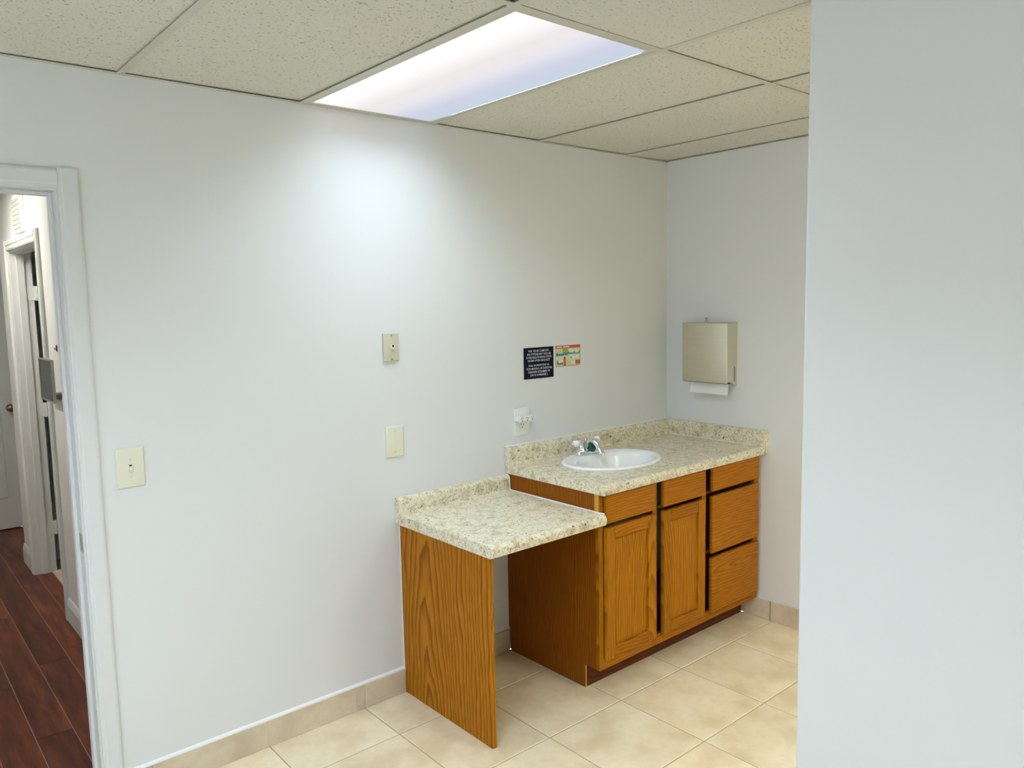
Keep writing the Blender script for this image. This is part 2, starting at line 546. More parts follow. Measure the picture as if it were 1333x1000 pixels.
obj('wall_angle', bx(bx(bmesh.new(), (-ang, YF, H - 0.0005), (0, 0, H + 0.001)), (-0.0015, YF, H), (0, 0, H + 0.02)), 'grid', cl)
lights_at = {(3, 0), (1, 2), (6, 1), (7, 2)}           # cells that hold a troffer
ct_cache = {}
for i, (xb, xa) in enumerate(zip(GX, GX[1:])):
    for j, (yb, ya) in enumerate(zip(GY, GY[1:])):
        if (i, j) in lights_at:
            continue
        if yb < PY and xa < PXR and xb > PX:
            if xa < PX:
                xb = PX + 0.005
            else:
                xa = PXR
        wd, dp = xb - xa - 0.012, yb - ya - 0.012
        if wd < 0.03:
            continue
        bm = bmesh.new()
        lo, hi = Vector((xa + 0.006, ya + 0.006, H + 0.0028)), Vector((xb - 0.006, yb - 0.006, H + 0.018))
        if (i, j) == (4, 1):
            # the tile whose corner is broken off beside the lamp: a dark hole shows
            k = 0.075
            prism([(lo.x, lo.y), (hi.x, lo.y), (hi.x, hi.y - 0.05), (hi.x - k, hi.y - 0.02), (hi.x - k - 0.02, hi.y), (lo.x, hi.y)], 2, lo.z, hi.z, bm)
        else:
            bx(bm, lo, hi)
        # each tile sits a little askew on its flanges
        ta, tb = random.uniform(0, 0.0035), random.uniform(-0.0025, 0.0025)
        for v in bm.verts:
            v.co.z += ta + tb * ((v.co.x - lo.x) / (hi.x - lo.x) - 0.5)
        obj('ceiling_tile', bm, 'ceil_tile', cl)

# door trim between this room and the hall
tr = struct_empty('trim_1', (-3.455, 0, 0), 'white moulded casing and jamb of the doorway to the hall', 'door frame')
JX = -3.022                                     # inner face of the right jamb
cas_w = 0.062
cas = [(0.0, 0.0), (0.0, -0.007), (0.004, -0.009), (0.010, -0.009), (0.014, -0.011), (0.050, -0.0120), (0.056, -0.0100), (0.0605, -0.0060), (cas_w, -0.0015), (cas_w, 0.0)]
RV = 0.006
zt = 2.062
obj('jamb', box((JX, 0.0, 0), (DJ1 - 0.0005, 0.118, zt + 0.012), 0.001), 'trim', tr)
obj('jamb', box((DJ0 + 0.0005, 0.0, 0), (DJ0 + 0.0175, 0.118, zt + 0.012), 0.001), 'trim', tr)
obj('head_jamb', box((DJ0 + 0.0175, 0.0, zt), (JX, 0.118, zt + 0.012), 0.001), 'trim', tr)
obj('door_stop', box((JX - 0.011, 0.050, 0), (JX, 0.085, zt), 0.002), 'trim', tr)
obj('door_stop', box((DJ0 + 0.0175, 0.050, zt - 0.011), (JX - 0.011, 0.085, zt), 0.002), 'trim', tr)
obj('casing', prism([(JX + RV + u, v - 0.0003) for u, v in cas], 2, 0.0, zt + RV + cas_w, None), 'trim', tr)
obj('casing', prism([(DJ0 + 0.0175 - RV - u, v - 0.0003) for u, v in cas], 2, 0.0, zt + RV + cas_w, None), 'trim', tr)
obj('head_casing', prism([(v - 0.0003, zt + RV + u) for u, v in cas], 0, DJ0 + 0.0175 - RV, JX + RV), 'trim', tr)
sp_ = tube([(JX - 0.0012, 0.030, 0.902), (JX - 0.0012, 0.030, 0.960)], 0.012, 12)
obj('strike_plate', box((JX - 0.0015, 0.012, 0.900), (JX + 0.0005, 0.043, 0.962), 0.0006), 'steel', tr, label='small steel strike plate')
sp_.free()

# ------------------------------------------------------------------ the hall beyond the doorway
HW = -2.742                                     # hall wall plane
DN, DF, DH = 1.985, 2.90, 2.052                 # door opening in the hall wall
HC = 2.44
hf = struct('floor_hall', box((-4.10, 0.0, -0.10), (HW + 0.12, 4.5, -0.0022)), 'plank_gap_highlight', 'dark red-brown plank floor of the hall', 'floor')
PW = 0.1305
px0 = -2.852
cols = [px0 + PW * k for k in range(1, -10, -1)]
rowj = {0: [2.75, 1.55], 1: [3.55, 1.42, 0.35], 2: [2.2, 0.67], 3: [3.1, 1.25], 4: [2.4, 0.5]}
for ci in range(len(cols) - 1):
    xb, xa = min(cols[ci], HW), cols[ci + 1]
    js = [4.3] + rowj[(ci) % 5] + [0.06]
    for b_, a_ in zip(js, js[1:]):
        obj('floor_plank', box((xa + 0.0014, a_ + 0.0007, -0.008), (xb - 0.0014, b_ - 0.0007, 0.0), 0.0008, 1), 'plank', hf)
# planks running into the side doorway and round the far corner
obj('floor_plank', box((HW + 0.0014, DN, -0.008), (HW + 0.084, DF, 0.0), 0.0008, 1), 'plank', hf)
for k in range(3):
    obj('floor_plank', box((HW + 0.0014 + PW * k, 3.272, -0.008), (HW - 0.0014 + PW * (k + 1), 4.298, 0.0), 0.0008, 1), 'plank', hf)
obj('threshold', box((-3.90, 0.0, -0.006), (JX, 0.06, 0.004), 0.003), 'base_tile', hf)
struct('wall_hall_right', wall_with_hole(0, HW, HW + 0.115, 0.12, 3.27, 0, HC, (DN - 0.018, DF + 0.018, 0, DH + 0.018)), 'hall_wall', 'white hall wall with the inner door and the vent above it', 'wall')
struct('wall_hall_end', box((-4.10, 4.30, 0), (-1.40, 4.42, HC)), 'hall_wall', 'white wall closing the far end of the hall', 'wall')
struct('wall_hall_left', box((-4.22, 0.12, 0), (-4.10, 4.42, HC)), 'hall_wall', 'white wall on the left side of the hall', 'wall')
struct('wall_store', bx(bx(bmesh.new(), (HW + 0.115, 3.15, 0), (-1.40, 3.27, HC)), (-1.40, 0.12, 0), (-1.28, 4.42, HC)), 'hall_wall', 'walls of the unlit side room off the hall', 'wall')
struct('ceiling_hall', box((-4.22, 0.12, HC), (-1.28, 4.42, HC + 0.08)), 'ceil_tile', 'pale ceiling of the hall', 'ceiling')
struct('floor_store', box((HW + 0.0, 0.12, -0.1), (-1.40, 4.30, -0.007)), 'tile', 'cream tile floor of the unlit side room', 'floor')
obj('threshold', box((HW + 0.085, DN, -0.006), (HW + 0.16, DF, 0.006), 0.003), 'base_tile', hf)

def flat_casing(u0, u1, v0, n=-1):
    return [(u0, v0), (u0, v0 + n * 0.010), (u0 + (u1 - u0) * 0.15, v0 + n * 0.015), (u0 + (u1 - u0) * 0.45, v0 + n * 0.013), (u0 + (u1 - u0) * 0.55, v0 + n * 0.018), (u1 - (u1 - u0) * 0.1, v0 + n * 0.018), (u1, v0 + n * 0.012), (u1, v0)]
t2 = struct_empty('trim_2', (HW, 2.45, 0), 'white casing and jamb of the open door in the hall', 'door frame')
for ya, yb in ((DN - 0.006, DN - 0.066), (DF + 0.006, DF + 0.066)):
    obj('casing', prism([(v, u) for u, v in flat_casing(ya, yb, HW - 0.0003)], 2, 0, DH + 0.068), 'hall_trim', t2)
bm = prism([(v, z) for z, v in flat_casing(DH + 0.006, DH + 0.066, HW - 0.0003)], 1, DN - 0.006, DF + 0.006)
obj('head_casing', bm, 'hall_trim', t2)
obj('jamb', box((HW, DF, 0), (HW + 0.115, DF + 0.017, DH + 0.012)), 'hall_trim', t2)
obj('jamb', box((HW, DN - 0.017, 0), (HW + 0.115, DN, DH + 0.012)), 'hall_trim', t2)
obj('head_jamb', box((HW, DN, DH), (HW + 0.115, DF, DH + 0.012)), 'hall_trim', t2)
obj('door_stop', box((HW + 0.035, DF - 0.012, 0), (HW + 0.073, DF, DH)), 'hall_trim', t2)
obj('door_stop', box((HW + 0.035, DN, DH - 0.012), (HW + 0.073, DF - 0.012, DH)), 'hall_trim', t2)

d2 = struct_empty('door_2', (HW + 0.135, DF - 0.02, 0), 'white hall door standing open into the unlit side room', 'door')
obj('door_leaf', box((HW + 0.137, DF - 0.040, 0.012), (HW + 0.135 + 0.88, DF - 0.003, DH - 0.004), 0.002), 'hall_trim', d2)
for hz in (0.29, 1.06, 1.80):
    obj('hinge', bx(box((HW + 0.075, DF - 0.0035, hz - 0.045), (HW + 0.142, DF - 0.0005, hz + 0.045)), (HW + 0.116, DF - 0.014, hz - 0.045), (HW + 0.136, DF - 0.002, hz + 0.045), 0.003), 'hall_trim', d2)

# vent on the hall wall over that door
vt = thing('wall_vent', 'small beige metal vent box on the hall wall above the open door', 'vent', (HW, 2.39, 2.13))
obj('vent_frame', box((HW - 0.022, 2.270, 2.130), (HW - 0.0004, 2.500, 2.335), 0.003), 'white_plastic', vt)
for k in range(7):
    z = 2.150 + k * 0.025
    obj('louvre', prism([(HW - 0.0225, z), (HW - 0.026, z + 0.002), (HW - 0.0225, z + 0.020)], 1, 2.285, 2.486), 'vent', vt)

# baseboard of the hall
bbp = lambda n: [(HW + n * 0.0003, 0), (HW + n * 0.014, 0), (HW + n * 0.014, 0.095), (HW + n * 0.010, 0.112), (HW + n * 0.005, 0.128), (HW + n * 0.0003, 0.130)]
bb1 = struct('baseboard_hall', prism(bbp(-1), 1, 0.13, DN - 0.067), 'hall_trim', 'white moulded baseboard along the hall wall', 'baseboard')
bb2 = struct('baseboard_hall_far', prism(bbp(-1), 1, DF + 0.067, 3.27), 'hall_trim', 'short white baseboard past the open hall door', 'baseboard')

# grey mesh panel on a bracket, on the hall wall by the open door
mp = thing('mesh_panel', 'grey mesh panel on a wall bracket beside the open hall door', 'panel', (HW, 1.54, 1.25))
fx_ = HW - 0.085
obj('panel_frame', bx(bx(bx(bx(bmesh.new(), (fx_ - 0.008, 1.36, 1.255), (fx_ + 0.004, 1.367, 1.46)), (fx_ - 0.008, 1.653, 1.255), (fx_ + 0.004, 1.66, 1.46)), (fx_ - 0.008, 1.367, 1.255), (fx_ + 0.004, 1.653, 1.262)), (fx_ - 0.008, 1.367, 1.453), (fx_ + 0.004, 1.653, 1.46)), 'steel', mp)
mb = box((fx_ - 0.001, 1.367, 1.262), (fx_ + 0.002, 1.653, 1.453))
n_ = 18
for k in range(-13, n_ + 1):
    for s in (-1, 1):
        ya = 1.367 + 0.0159 * k
        # diagonal wires, clipped to the panel
        pa, pb = [ya, 1.262], [ya + 0.191, 1.453]
        if pa[0] < 1.367:
            pa = [1.367, 1.262 + (1.367 - ya)]
        if pb[0] > 1.653:
            pb = [1.653, 1.262 + (1.653 - ya)]
        if pb[0] - pa[0] < 0.01:
            continue
        if s < 0:
            pa[1], pb[1] = 2.715 - pa[1], 2.715 - pb[1]
        tube([(fx_ - 0.002, pa[0], pa[1]), (fx_ - 0.002, pb[0], pb[1])], 0.0014, 4, mb)
obj('mesh_sheet', mb, 'grey_mesh', mp)
obj('bracket', box((fx_ + 0.004, 1.485, 1.265), (HW - 0.0004, 1.60, 1.285), 0.002), 'grey_mesh', mp)
obj('housing', box((HW - 0.045, 1.475, 1.20), (HW - 0.0004, 1.61, 1.262), 0.008, 3), 'ivory', mp)
hk = thing('wall_hook', 'tiny dark hook on the hall wall above the mesh panel', 'hook', (HW, 1.70, 1.49))
obj('hook_plate', box((HW - 0.004, 1.69, 1.485), (HW - 0.0004, 1.71, 1.515)), 'dark', hk)
obj('hook_arm', tube([(HW - 0.003, 1.70, 1.498), (HW - 0.010, 1.70, 1.495), (HW - 0.012, 1.70, 1.503)], 0.0025, 8), 'dark', hk)

# closed door at the far end of the hall
d3 = struct_empty('door_3', (-2.95, 4.30, 0), 'closed white door at the end of the hall with a bronze knob', 'door')
obj('door_leaf', box((-3.36, 4.262, 0.01), (-2.585, 4.2985, 2.04), 0.002), 'hall_trim', d3)
for pz0, pz1 in ((0.25, 0.95), (1.12, 1.88)):
    for pxa, pxb in ((-3.26, -3.02), (-2.92, -2.69)):
        obj('panel', box((pxa, 4.252, pz0), (pxb, 4.263, pz1), 0.008, 2), 'hall_trim', d3)
obj('casing', box((-2.575, 4.275, 0), (-2.515, 4.2985, 2.11), 0.004), 'hall_trim', d3)
obj('casing', box((-3.43, 4.275, 0), (-3.37, 4.2985, 2.11), 0.004), 'hall_trim', d3)
obj('head_casing', box((-3.37, 4.275, 2.05), (-2.575, 4.2985, 2.11), 0.004), 'hall_trim', d3)
kb = tube([(-2.625, 4.262, 0.95), (-2.625, 4.245, 0.95), (-2.625, 4.238, 0.95), (-2.625, 4.22, 0.95), (-2.625, 4.208, 0.95)], [0.03, 0.012, 0.02, 0.028, 0.018], 16)
obj('knob', kb, 'bronze', d3, smooth=60, label='round bronze knob')

# ================================================================== LAMPS
def troffer(xa, xb, ya, yb, z, lens, label, watts=None, tint=(0.71, 0.86, 1.0), group=None):
    cx, cy = (xa + xb) / 2, (ya + yb) / 2
    t_ = thing('ceiling_troffer', label, 'light', (cx, cy, z), group)
    e = 0.0135
    x0, x1, y0, y1 = xa + e, xb - e, ya + e, yb - e
    r = 0.016
    fr = bmesh.new()
    for lo, hi in (((x0, y0), (x1, y0 + r)), ((x0, y1 - r), (x1, y1)), ((x0, y0 + r), (x0 + r, y1 - r)), ((x1 - r, y0 + r), (x1, y1 - r))):
        bx(fr, (*lo, z + 0.001), (*hi, z + 0.006))
    obj('door_frame', fr, 'grid', t_)
    obj('housing', bx(bx(bx(bx(bx(bmesh.new(), (x0, y0, z + 0.10), (x1, y1, z + 0.104)), (x0, y0, z + 0.006), (x0 + 0.003, y1, z + 0.10)), (x1 - 0.003, y0, z + 0.006), (x1, y1, z + 0.10)), (x0, y0, z + 0.006), (x1, y0 + 0.003, z + 0.10)), (x0, y1 - 0.003, z + 0.006), (x1, y1, z + 0.10)), 'white_plastic', t_)
    lb = box((x0 + r, y0 + r, z + 0.0045), (x1 - r, y1 - r, z + 0.008))
    obj('lens', lb, lens, t_)
    # the prismatic sheet throws the tubes' light downward, within its cut-off angle
    la = bpy.data.lights.new('tubes', 'AREA')
    la.shape = 'RECTANGLE'
    la.size, la.size_y = x1 - x0 - 2 * r, 1.00          # lamp shortened to soften the bright spot on the wall
    la.energy = watts or LAMP_WATTS
    la.spread = math.radians(LAMP_SPREAD)
    la.color = tint
    lo_ = bpy.data.objects.new('tubes', la)
    C.objects.link(lo_)
    lo_.parent = t_
    lo_.location = (0, -0.055, 0.004)
    return t_
troffer(-2.186, -1.590, -1.222, -0.004, H, 'lens', 'lit rectangular ceiling troffer with a frosted prismatic lens', 7.0)
troffer(GX[2], GX[1], GY[3], GY[2], H, 'lens', 'added lit ceiling troffer, unseen behind the right wall corner', 26.0, (1.0, 0.965, 0.77))  # unseen warm lamp added to brighten the alcove
troffer(GX[7], GX[6], GY[2], GY[1], H, 'lens', 'added lit ceiling troffer overhead, unseen left of the picture', 26.0)  # unseen lamp added to light the long wall and the partition
troffer(GX[8], GX[7], GY[3], GY[2], H, 'lens', 'added lit ceiling troffer, unseen behind the camera, nearer the added window')  # unseen lamp added for more light in the room
hl = thing('added_hall_lamp', 'added flat lit ceiling lamp in the hall, unseen above the doorway', 'light', (-3.3, 2.3, HC))  # unseen lamp added to brighten the hall
obj('lamp_body', box((-3.62, 1.98, HC - 0.03), (-2.98, 2.62, HC - 0.0004), 0.006), 'white_plastic', hl)
obj('diffuser', box((-3.59, 2.01, HC - 0.045), (-3.01, 2.59, HC - 0.03), 0.006), 'hall_lens', hl)

# ================================================================== CABINET
CX0, CX1 = -1.2195, -0.003
FY = -0.600                                     # front of the face frame
cab = thing('vanity_cabinet', 'honey oak base cabinet with two doors and five drawer fronts under the sink', 'cabinet', (-0.61, -0.30, 0))
side = [(-0.0005, 0.0), (-0.0005, 0.878), (-0.580, 0.878), (-0.580, 0.104), (-0.512, 0.104), (-0.512, 0.0)]
sp1 = [(-0.0125, 0.0), (-0.0125, 0.118), (-0.0005, 0.118)] + side[1:]
obj('side_panel', prism(sp1, 0, CX0, CX0 + 0.012), 'oak_cab_shade', cab)
obj('panel_edge', box((CX0, -0.5145, 0.0), (CX0 + 0.008, -0.5121, 0.103)), 'oak_edge', cab, label='pale raw edge of the side panel')
obj('side_panel', prism([(-0.012, 0.0), (-0.012, 0.118), (-0.0005, 0.118)] + side[1:], 0, CX1 - 0.012 - 0.0, CX1), 'oak_cab_shade', cab) if False else None
obj('floor_panel', box((CX0 + 0.012, -0.5795, 0.104), (CX1, -0.0005, 0.116)), 'oak_cab_shade', cab)
obj('side_panel', box((CX1 - 0.012, -0.580, 0.116), (CX1, -0.0005, 0.878)), 'oak_cab_shade', cab)
obj('toe_kick', box((CX0 + 0.008, -0.512, 0.0), (-0.0115, -0.500, 0.104)), 'toe', cab)
# face frame: stiles and rails
SW = 0.040
stiles = [(CX0 - 0.001, CX0 + 0.026), (-0.868, -0.836), (-0.494, -0.462), (CX1 - SW, CX1)]
for a, c in stiles:
    obj('frame_stile', box((a, FY, 0.104), (c, -0.580, 0.878), 0.0012, 1), 'oak_door', cab)
# the bottom rail is flush; the rails behind the drawer gaps stand back in the dark
for (a, c) in ((stiles[0][1], stiles[1][0]), (stiles[1][1], stiles[2][0]), (stiles[2][1], stiles[3][0])):
    obj('frame_rail', box((a, FY + 0.0004, 0.104), (c, -0.580, 0.150)), 'oak_rail', cab)
    for z0, z1 in ((0.726, 0.741), (0.866, 0.878)):
        obj('frame_rail', box((a, -0.560, z0), (c, -0.545, z1)), 'oak_rail', cab)
obj('frame_rail', box((stiles[2][1], -0.560, 0.425), (stiles[3][0], -0.545, 0.440)), 'oak_rail', cab)
# pale scribe strip at the left corner
obj('scribe_strip', prism([(CX0 - 0.0022, -0.602), (CX0 - 0.0011, -0.602), (CX0 - 0.0011, -0.578), (CX0 - 0.0022, -0.578)], 2, 0.802, 0.8785), 'oak_edge', cab, label='pale oak scribe strip')

DT = 0.019                                      # door and drawer thickness
def slab(x0, x1, z0, z1):
    """drawer front with a rounded, stepped edge"""
    bm = bmesh.new()
    bx(bm, (x0, FY - DT, z0), (x1, FY - 0.0005, z1))
    es = [e for e in bm.edges if all(v.co.y < FY - DT + 1e-4 for v in e.verts)]
    bmesh.ops.bevel(bm, geom=es, offset=0.008, segments=3, profile=0.6, affect='EDGES')
    return bm
for x0, x1, z0, z1 in ((-1.190, -0.867, 0.748, 0.870), (-0.806, -0.493, 0.748, 0.870), (-0.428, -0.026, 0.754, 0.876), (-0.431, -0.024, 0.444, 0.729), (-0.434, -0.022, 0.140, 0.421)):
    obj('drawer_front', slab(x0, x1, z0, z1), 'oak_rail', cab, smooth=40)

def cab_door(x0, x1, z0, z1):
    sw, rw = 0.052, 0.052
    root = obj('door', bx(bmesh.new(), (x0 + 0.01, FY - 0.008, z0 + 0.01), (x1 - 0.01, FY - 0.0005, z1 - 0.01)), 'oak_door', cab)
    def member(lo, hi, mat, nm):
        bm = bmesh.new()
        bx(bm, (lo[0], FY - DT, lo[1]), (hi[0], FY - 0.0005, hi[1]))
        es = [e for e in bm.edges if all(v.co.y < FY - DT + 1e-4 for v in e.verts)]
        # outer and inner arrises eased
        bmesh.ops.bevel(bm, geom=es, offset=0.004, segments=2, profile=0.5, affect='EDGES')
        obj(nm, bm, mat, root, smooth=40)
    member((x0, z0), (x0 + sw, z1), 'oak_door', 'stile')
    member((x1 - sw, z0), (x1, z1), 'oak_door', 'stile')
    member((x0 + sw, z0), (x1 - sw, z0 + rw), 'oak_rail', 'rail')
    member((x0 + sw, z1 - rw), (x1 - sw, z1), 'oak_rail', 'rail')
    # raised centre panel: groove, slope, flat field
    a0, a1, c0, c1 = x0 + sw, x1 - sw, z0 + rw, z1 - rw
    bm = bmesh.new()
    rings = []
    for ins, y in ((0.0, FY - 0.0085), (0.005, FY - 0.0085), (0.007, FY - 0.0105), (0.034, FY - 0.0165), (0.036, FY - 0.0175)):
        rings.append([bm.verts.new(v) for v in ((a0 + ins, y, c0 + ins), (a1 - ins, y, c0 + ins), (a1 - ins, y, c1 - ins), (a0 + ins, y, c1 - ins))])
    for r0, r1 in zip(rings, rings[1:]):
        for k in range(4):
            bm.faces.new((r0[k], r0[(k + 1) % 4], r1[(k + 1) % 4], r1[k]))
    bm.faces.new(rings[-1])
    bmesh.ops.recalc_face_normals(bm, faces=bm.faces)
    obj('raised_panel', bm, 'oak_door', root)
cab_door(-1.190, -0.863, 0.146, 0.729)
cab_door(-0.808, -0.493, 0.146, 0.729)

# ================================================================== WORKTOPS
def top_profile(zb, zt_, zs, yfront, ys=-0.034):
    """postformed section in (y, z): bullnose front, coved splash, rolled splash top"""
    pts = [(-0.0006, zb)]
    th = zt_ - zb
    pts += [(yfront + 0.012, zb), (yfront + 0.004, zb + 0.003)]
    r = 0.020
    for k in range(8):
        a = math.radians(180 - 90 * k / 7)
        pts.append((yfront + r + r * math.cos(a) , zt_ - r + r * math.sin(a) + (0.0015 if k > 3 else 0)))
    pts += [(yfront + 0.040, zt_ - 0.0005), (yfront + 0.055, zt_)]
    cr = 0.012
    for k in range(6):
        a = math.radians(270 + 90 * k / 5)
        pts.append((ys - cr + cr * math.cos(a), zt_ + cr + cr * math.sin(a)))
    tr_ = 0.020
    for k in range(7):
        a = math.radians(180 - 90 * k / 6)
        pts.append((ys + tr_ + tr_ * math.cos(a), zs - tr_ + tr_ * math.sin(a)))
    pts.append((-0.0006, zs))
    return pts

SKX, SKY_, SA, SB = -0.812, -0.310, 0.274, 0.207
ZC = 0.921
ct = obj('sink_countertop', prism(top_profile(0.8785, ZC, 1.004, -0.646), 0, -1.224, -0.0208), 'laminate', None, smooth=35)
tag(ct, 'speckled beige laminate worktop with backsplash around the white sink', 'countertop')
# opening for the bowl
cb = bmesh.new()
cb = prism([(SKX + (SA - 0.02) * math.cos(2 * math.pi * k / 48), SKY_ + (SB - 0.02) * math.sin(2 * math.pi * k / 48)) for k in range(48)], 2, 0.80, 1.1)
cut = obj('cutter', cb, 'laminate')
md = ct.modifiers.new('hole', 'BOOLEAN'); md.operation = 'DIFFERENCE'; md.object = cut; md.solver = 'EXACT'
dg = bpy.context.evaluated_depsgraph_get()
nm = bpy.data.meshes.new_from_object(ct.evaluated_get(dg))
ct.modifiers.clear(); ct.data = nm
bpy.data.objects.remove(cut)
# square loose splash against the end wall
obj('side_splash', box((-0.0205, -0.655, 0.890), (-0.0004, -0.0006, 1.004), 0.0015, 1), 'laminate', ct)
obj('caulk_line', prism([(-0.0207, ZC + 0.0003), (-0.0245, ZC + 0.0003), (-0.0207, ZC + 0.004)], 1, -0.60, -0.05), 'caulk', ct)
obj('caulk_line', prism([(-0.0006, 1.0042), (-0.010, 1.0042), (-0.0006, 1.008)], 0, -1.224, -0.021), 'caulk', ct)

desk = thing('knee_desk', 'low desk of speckled laminate on one oak side panel left of the cabinet', 'desk', (-1.53, -0.3, 0))
DZB, DZT, DZS = 0.757, 0.801, 0.872
prof = top_profile(DZB, DZT, DZS, -0.652)
obj('worktop', prism(prof, 0, -1.840, -1.2255), 'laminate', desk, smooth=35)
# white caulk bead following the section at the cabinet side
body = [q for q in prof if q[1] > DZB + 0.02]
cpath = [(-1.2252, y, z + 0.002) for y, z in body if y > -0.640]
cpath2 = []
for q in cpath:
    if q[1] > -0.601 or True:
        cpath2.append(q)
obj('caulk_bead', tube(cpath2, 0.0030, 6), 'caulk', desk, smooth=60, label='white caulk bead against the cabinet')
pan = [(-0.0005, 0.118), (-0.0115, 0.118), (-0.0115, 0.0), (-0.604, 0.0), (-0.604, 0.7565), (-0.0005, 0.7565)]
obj('side_panel', prism([(-0.0005, 0.0), (-0.604, 0.0), (-0.604, 0.7565), (-0.0005, 0.7565)], 0, -1.8205, -1.8015), 'oak_side', desk)
obj('panel_edge', box((-1.8205, -0.6055, 0.0), (-1.8015, -0.6042, 0.7565)), 'oak_door', desk)
obj('caulk_line', box((-1.8235, -0.004, 0.0), (-1.8206, -0.0005, 0.752)), 'caulk', desk)

# ================================================================== SINK AND FAUCET
sink = thing('sink', 'white oval drop-in porcelain sink set in the speckled worktop', 'sink', (SKX, SKY_, ZC))
bm = bmesh.new()
N = 64
prof_s = [  # semi-axis x, semi-axis y, y shift, z above the worktop
    (SA - 0.004, SB - 0.004, 0, -0.001), (SA, SB, 0, 0.003), (SA - 0.001, SB - 0.001, 0, 0.009), (SA - 0.008, SB - 0.008, 0, 0.0135), (SA - 0.018, SB - 0.018, 0, 0.0135),
    (SA - 0.026, SB - 0.030, -0.004, 0.011), (SA - 0.040, SB - 0.053, -0.022, 0.010), (SA - 0.050, SB - 0.061, -0.026, 0.005), (SA - 0.058, SB - 0.067, -0.027, -0.012),
    (SA - 0.075, SB - 0.080, -0.027, -0.060), (SA - 0.105, SB - 0.100, -0.025, -0.105), (SA - 0.16, SB - 0.135, -0.022, -0.130), (0.045, 0.035, -0.020, -0.138), (0.022, 0.022, -0.02, -0.140)]
rings = []
for a, b_, sh, z in prof_s:
    rings.append([bm.verts.new((SKX + a * math.cos(2 * math.pi * k / N), SKY_ + sh + b_ * math.sin(2 * math.pi * k / N), ZC + z)) for k in range(N)])
for r0, r1 in zip(rings, rings[1:]):
    for k in range(N):
        bm.faces.new((r0[k], r0[(k + 1) % N], r1[(k + 1) % N], r1[k]))
bm.faces.new(rings[-1])
bmesh.ops.recalc_face_normals(bm, faces=bm.faces)
if sum(f.normal.z for f in bm.faces) < 0:
    bmesh.ops.reverse_faces(bm, faces=bm.faces)
obj('basin', bm, 'porcelain', sink, smooth=60)
obj('drain', tube([(SKX, SKY_ - 0.02, ZC - 0.1395), (SKX, SKY_ - 0.02, ZC - 0.1365)], 0.021, 20), 'chrome', sink)

FX, FYY, FZ = -0.793, -0.138, ZC + 0.0137
fa = thing('faucet', 'chrome two-handle sink faucet with white porcelain levers', 'faucet', (FX, FYY, FZ))
bp_ = prism([(FX + u, FYY + v) for u, v in rounded(0.172, 0.060, 0.029, 8)], 2, FZ, FZ + 0.018)
es = [e for e in bp_.edges if all(v.co.z > FZ + 0.017 for v in e.verts)]
bmesh.ops.bevel(bp_, geom=es, offset=0.005, segments=3, affect='EDGES')
obj('base_plate', bp_, 'chrome', fa, smooth=50)
for s in (-1, 1):
    hx = FX + s * 0.051
    hd = obj('handle', tube([(hx, FYY, FZ + 0.012), (hx, FYY, FZ + 0.022), (hx, FYY, FZ + 0.034), (hx, FYY, FZ + 0.048), (hx, FYY, FZ + 0.060), (hx, FYY, FZ + 0.064)], [0.024, 0.021, 0.015, 0.0145, 0.016, 0.007], 18), 'chrome', fa, smooth=50)
    dx, dy = (-1.0, 0.05) if s < 0 else (0.85, 0.50)
    def pt(k, z):
        return (hx + dx * k, FYY + dy * k, FZ + z)
    obj('lever_neck', tube([pt(0.0, 0.054), pt(0.018, 0.055)], [0.008, 0.009], 12), 'chrome', hd, smooth=50)
    obj('porcelain_lever', tube([pt(0.017, 0.055), pt(0.020, 0.0552), pt(0.032, 0.056), pt(0.046, 0.057), pt(0.056, 0.0575)], [0.010, 0.0155, 0.0175, 0.0150, 0.007], 16), 'porcelain', hd, smooth=60)
    obj('lever_tip', tube([pt(0.055, 0.0575), pt(0.059, 0.058), pt(0.063, 0.058)], [0.006, 0.0065, 0.003], 10), 'chrome', hd, smooth=60)
path, rad = [], []
for k in range(13):
    a = k / 12.0
    path.append((FX + 0.004, FYY - 0.004 - 0.078 * a, FZ + 0.014 + 0.046 * math.sin(math.pi * min(1.0, 0.25 + a * 0.70)) - 0.016 * a * a))
    rad.append(0.0195 - 0.0055 * a)
obj('spout', tube(path, rad, 16), 'chrome', fa, smooth=60)
e_ = path[-1]
obj('aerator', tube([(e_[0], e_[1] - 0.001, e_[2] + 0.003), (e_[0], e_[1] - 0.006, e_[2] - 0.016)], [0.0150, 0.0135], 16), 'chrome', fa, smooth=50)
obj('green_band', tube([(FX - 0.004, FYY - 0.020, FZ + 0.019), (FX - 0.004, FYY - 0.032, FZ + 0.040)], [0.0215, 0.0205], 16), 'green', fa, smooth=50, label='dark green band under the spout')  # dark green band of colour on the faucet
obj('lift_rod', tube([(FX, FYY + 0.018, FZ + 0.01), (FX, FYY + 0.018, FZ + 0.058), (FX, FYY + 0.018, FZ + 0.060), (FX, FYY + 0.018, FZ + 0.070)], [0.0025, 0.0025, 0.006, 0.005], 10), 'chrome', fa, smooth=50)

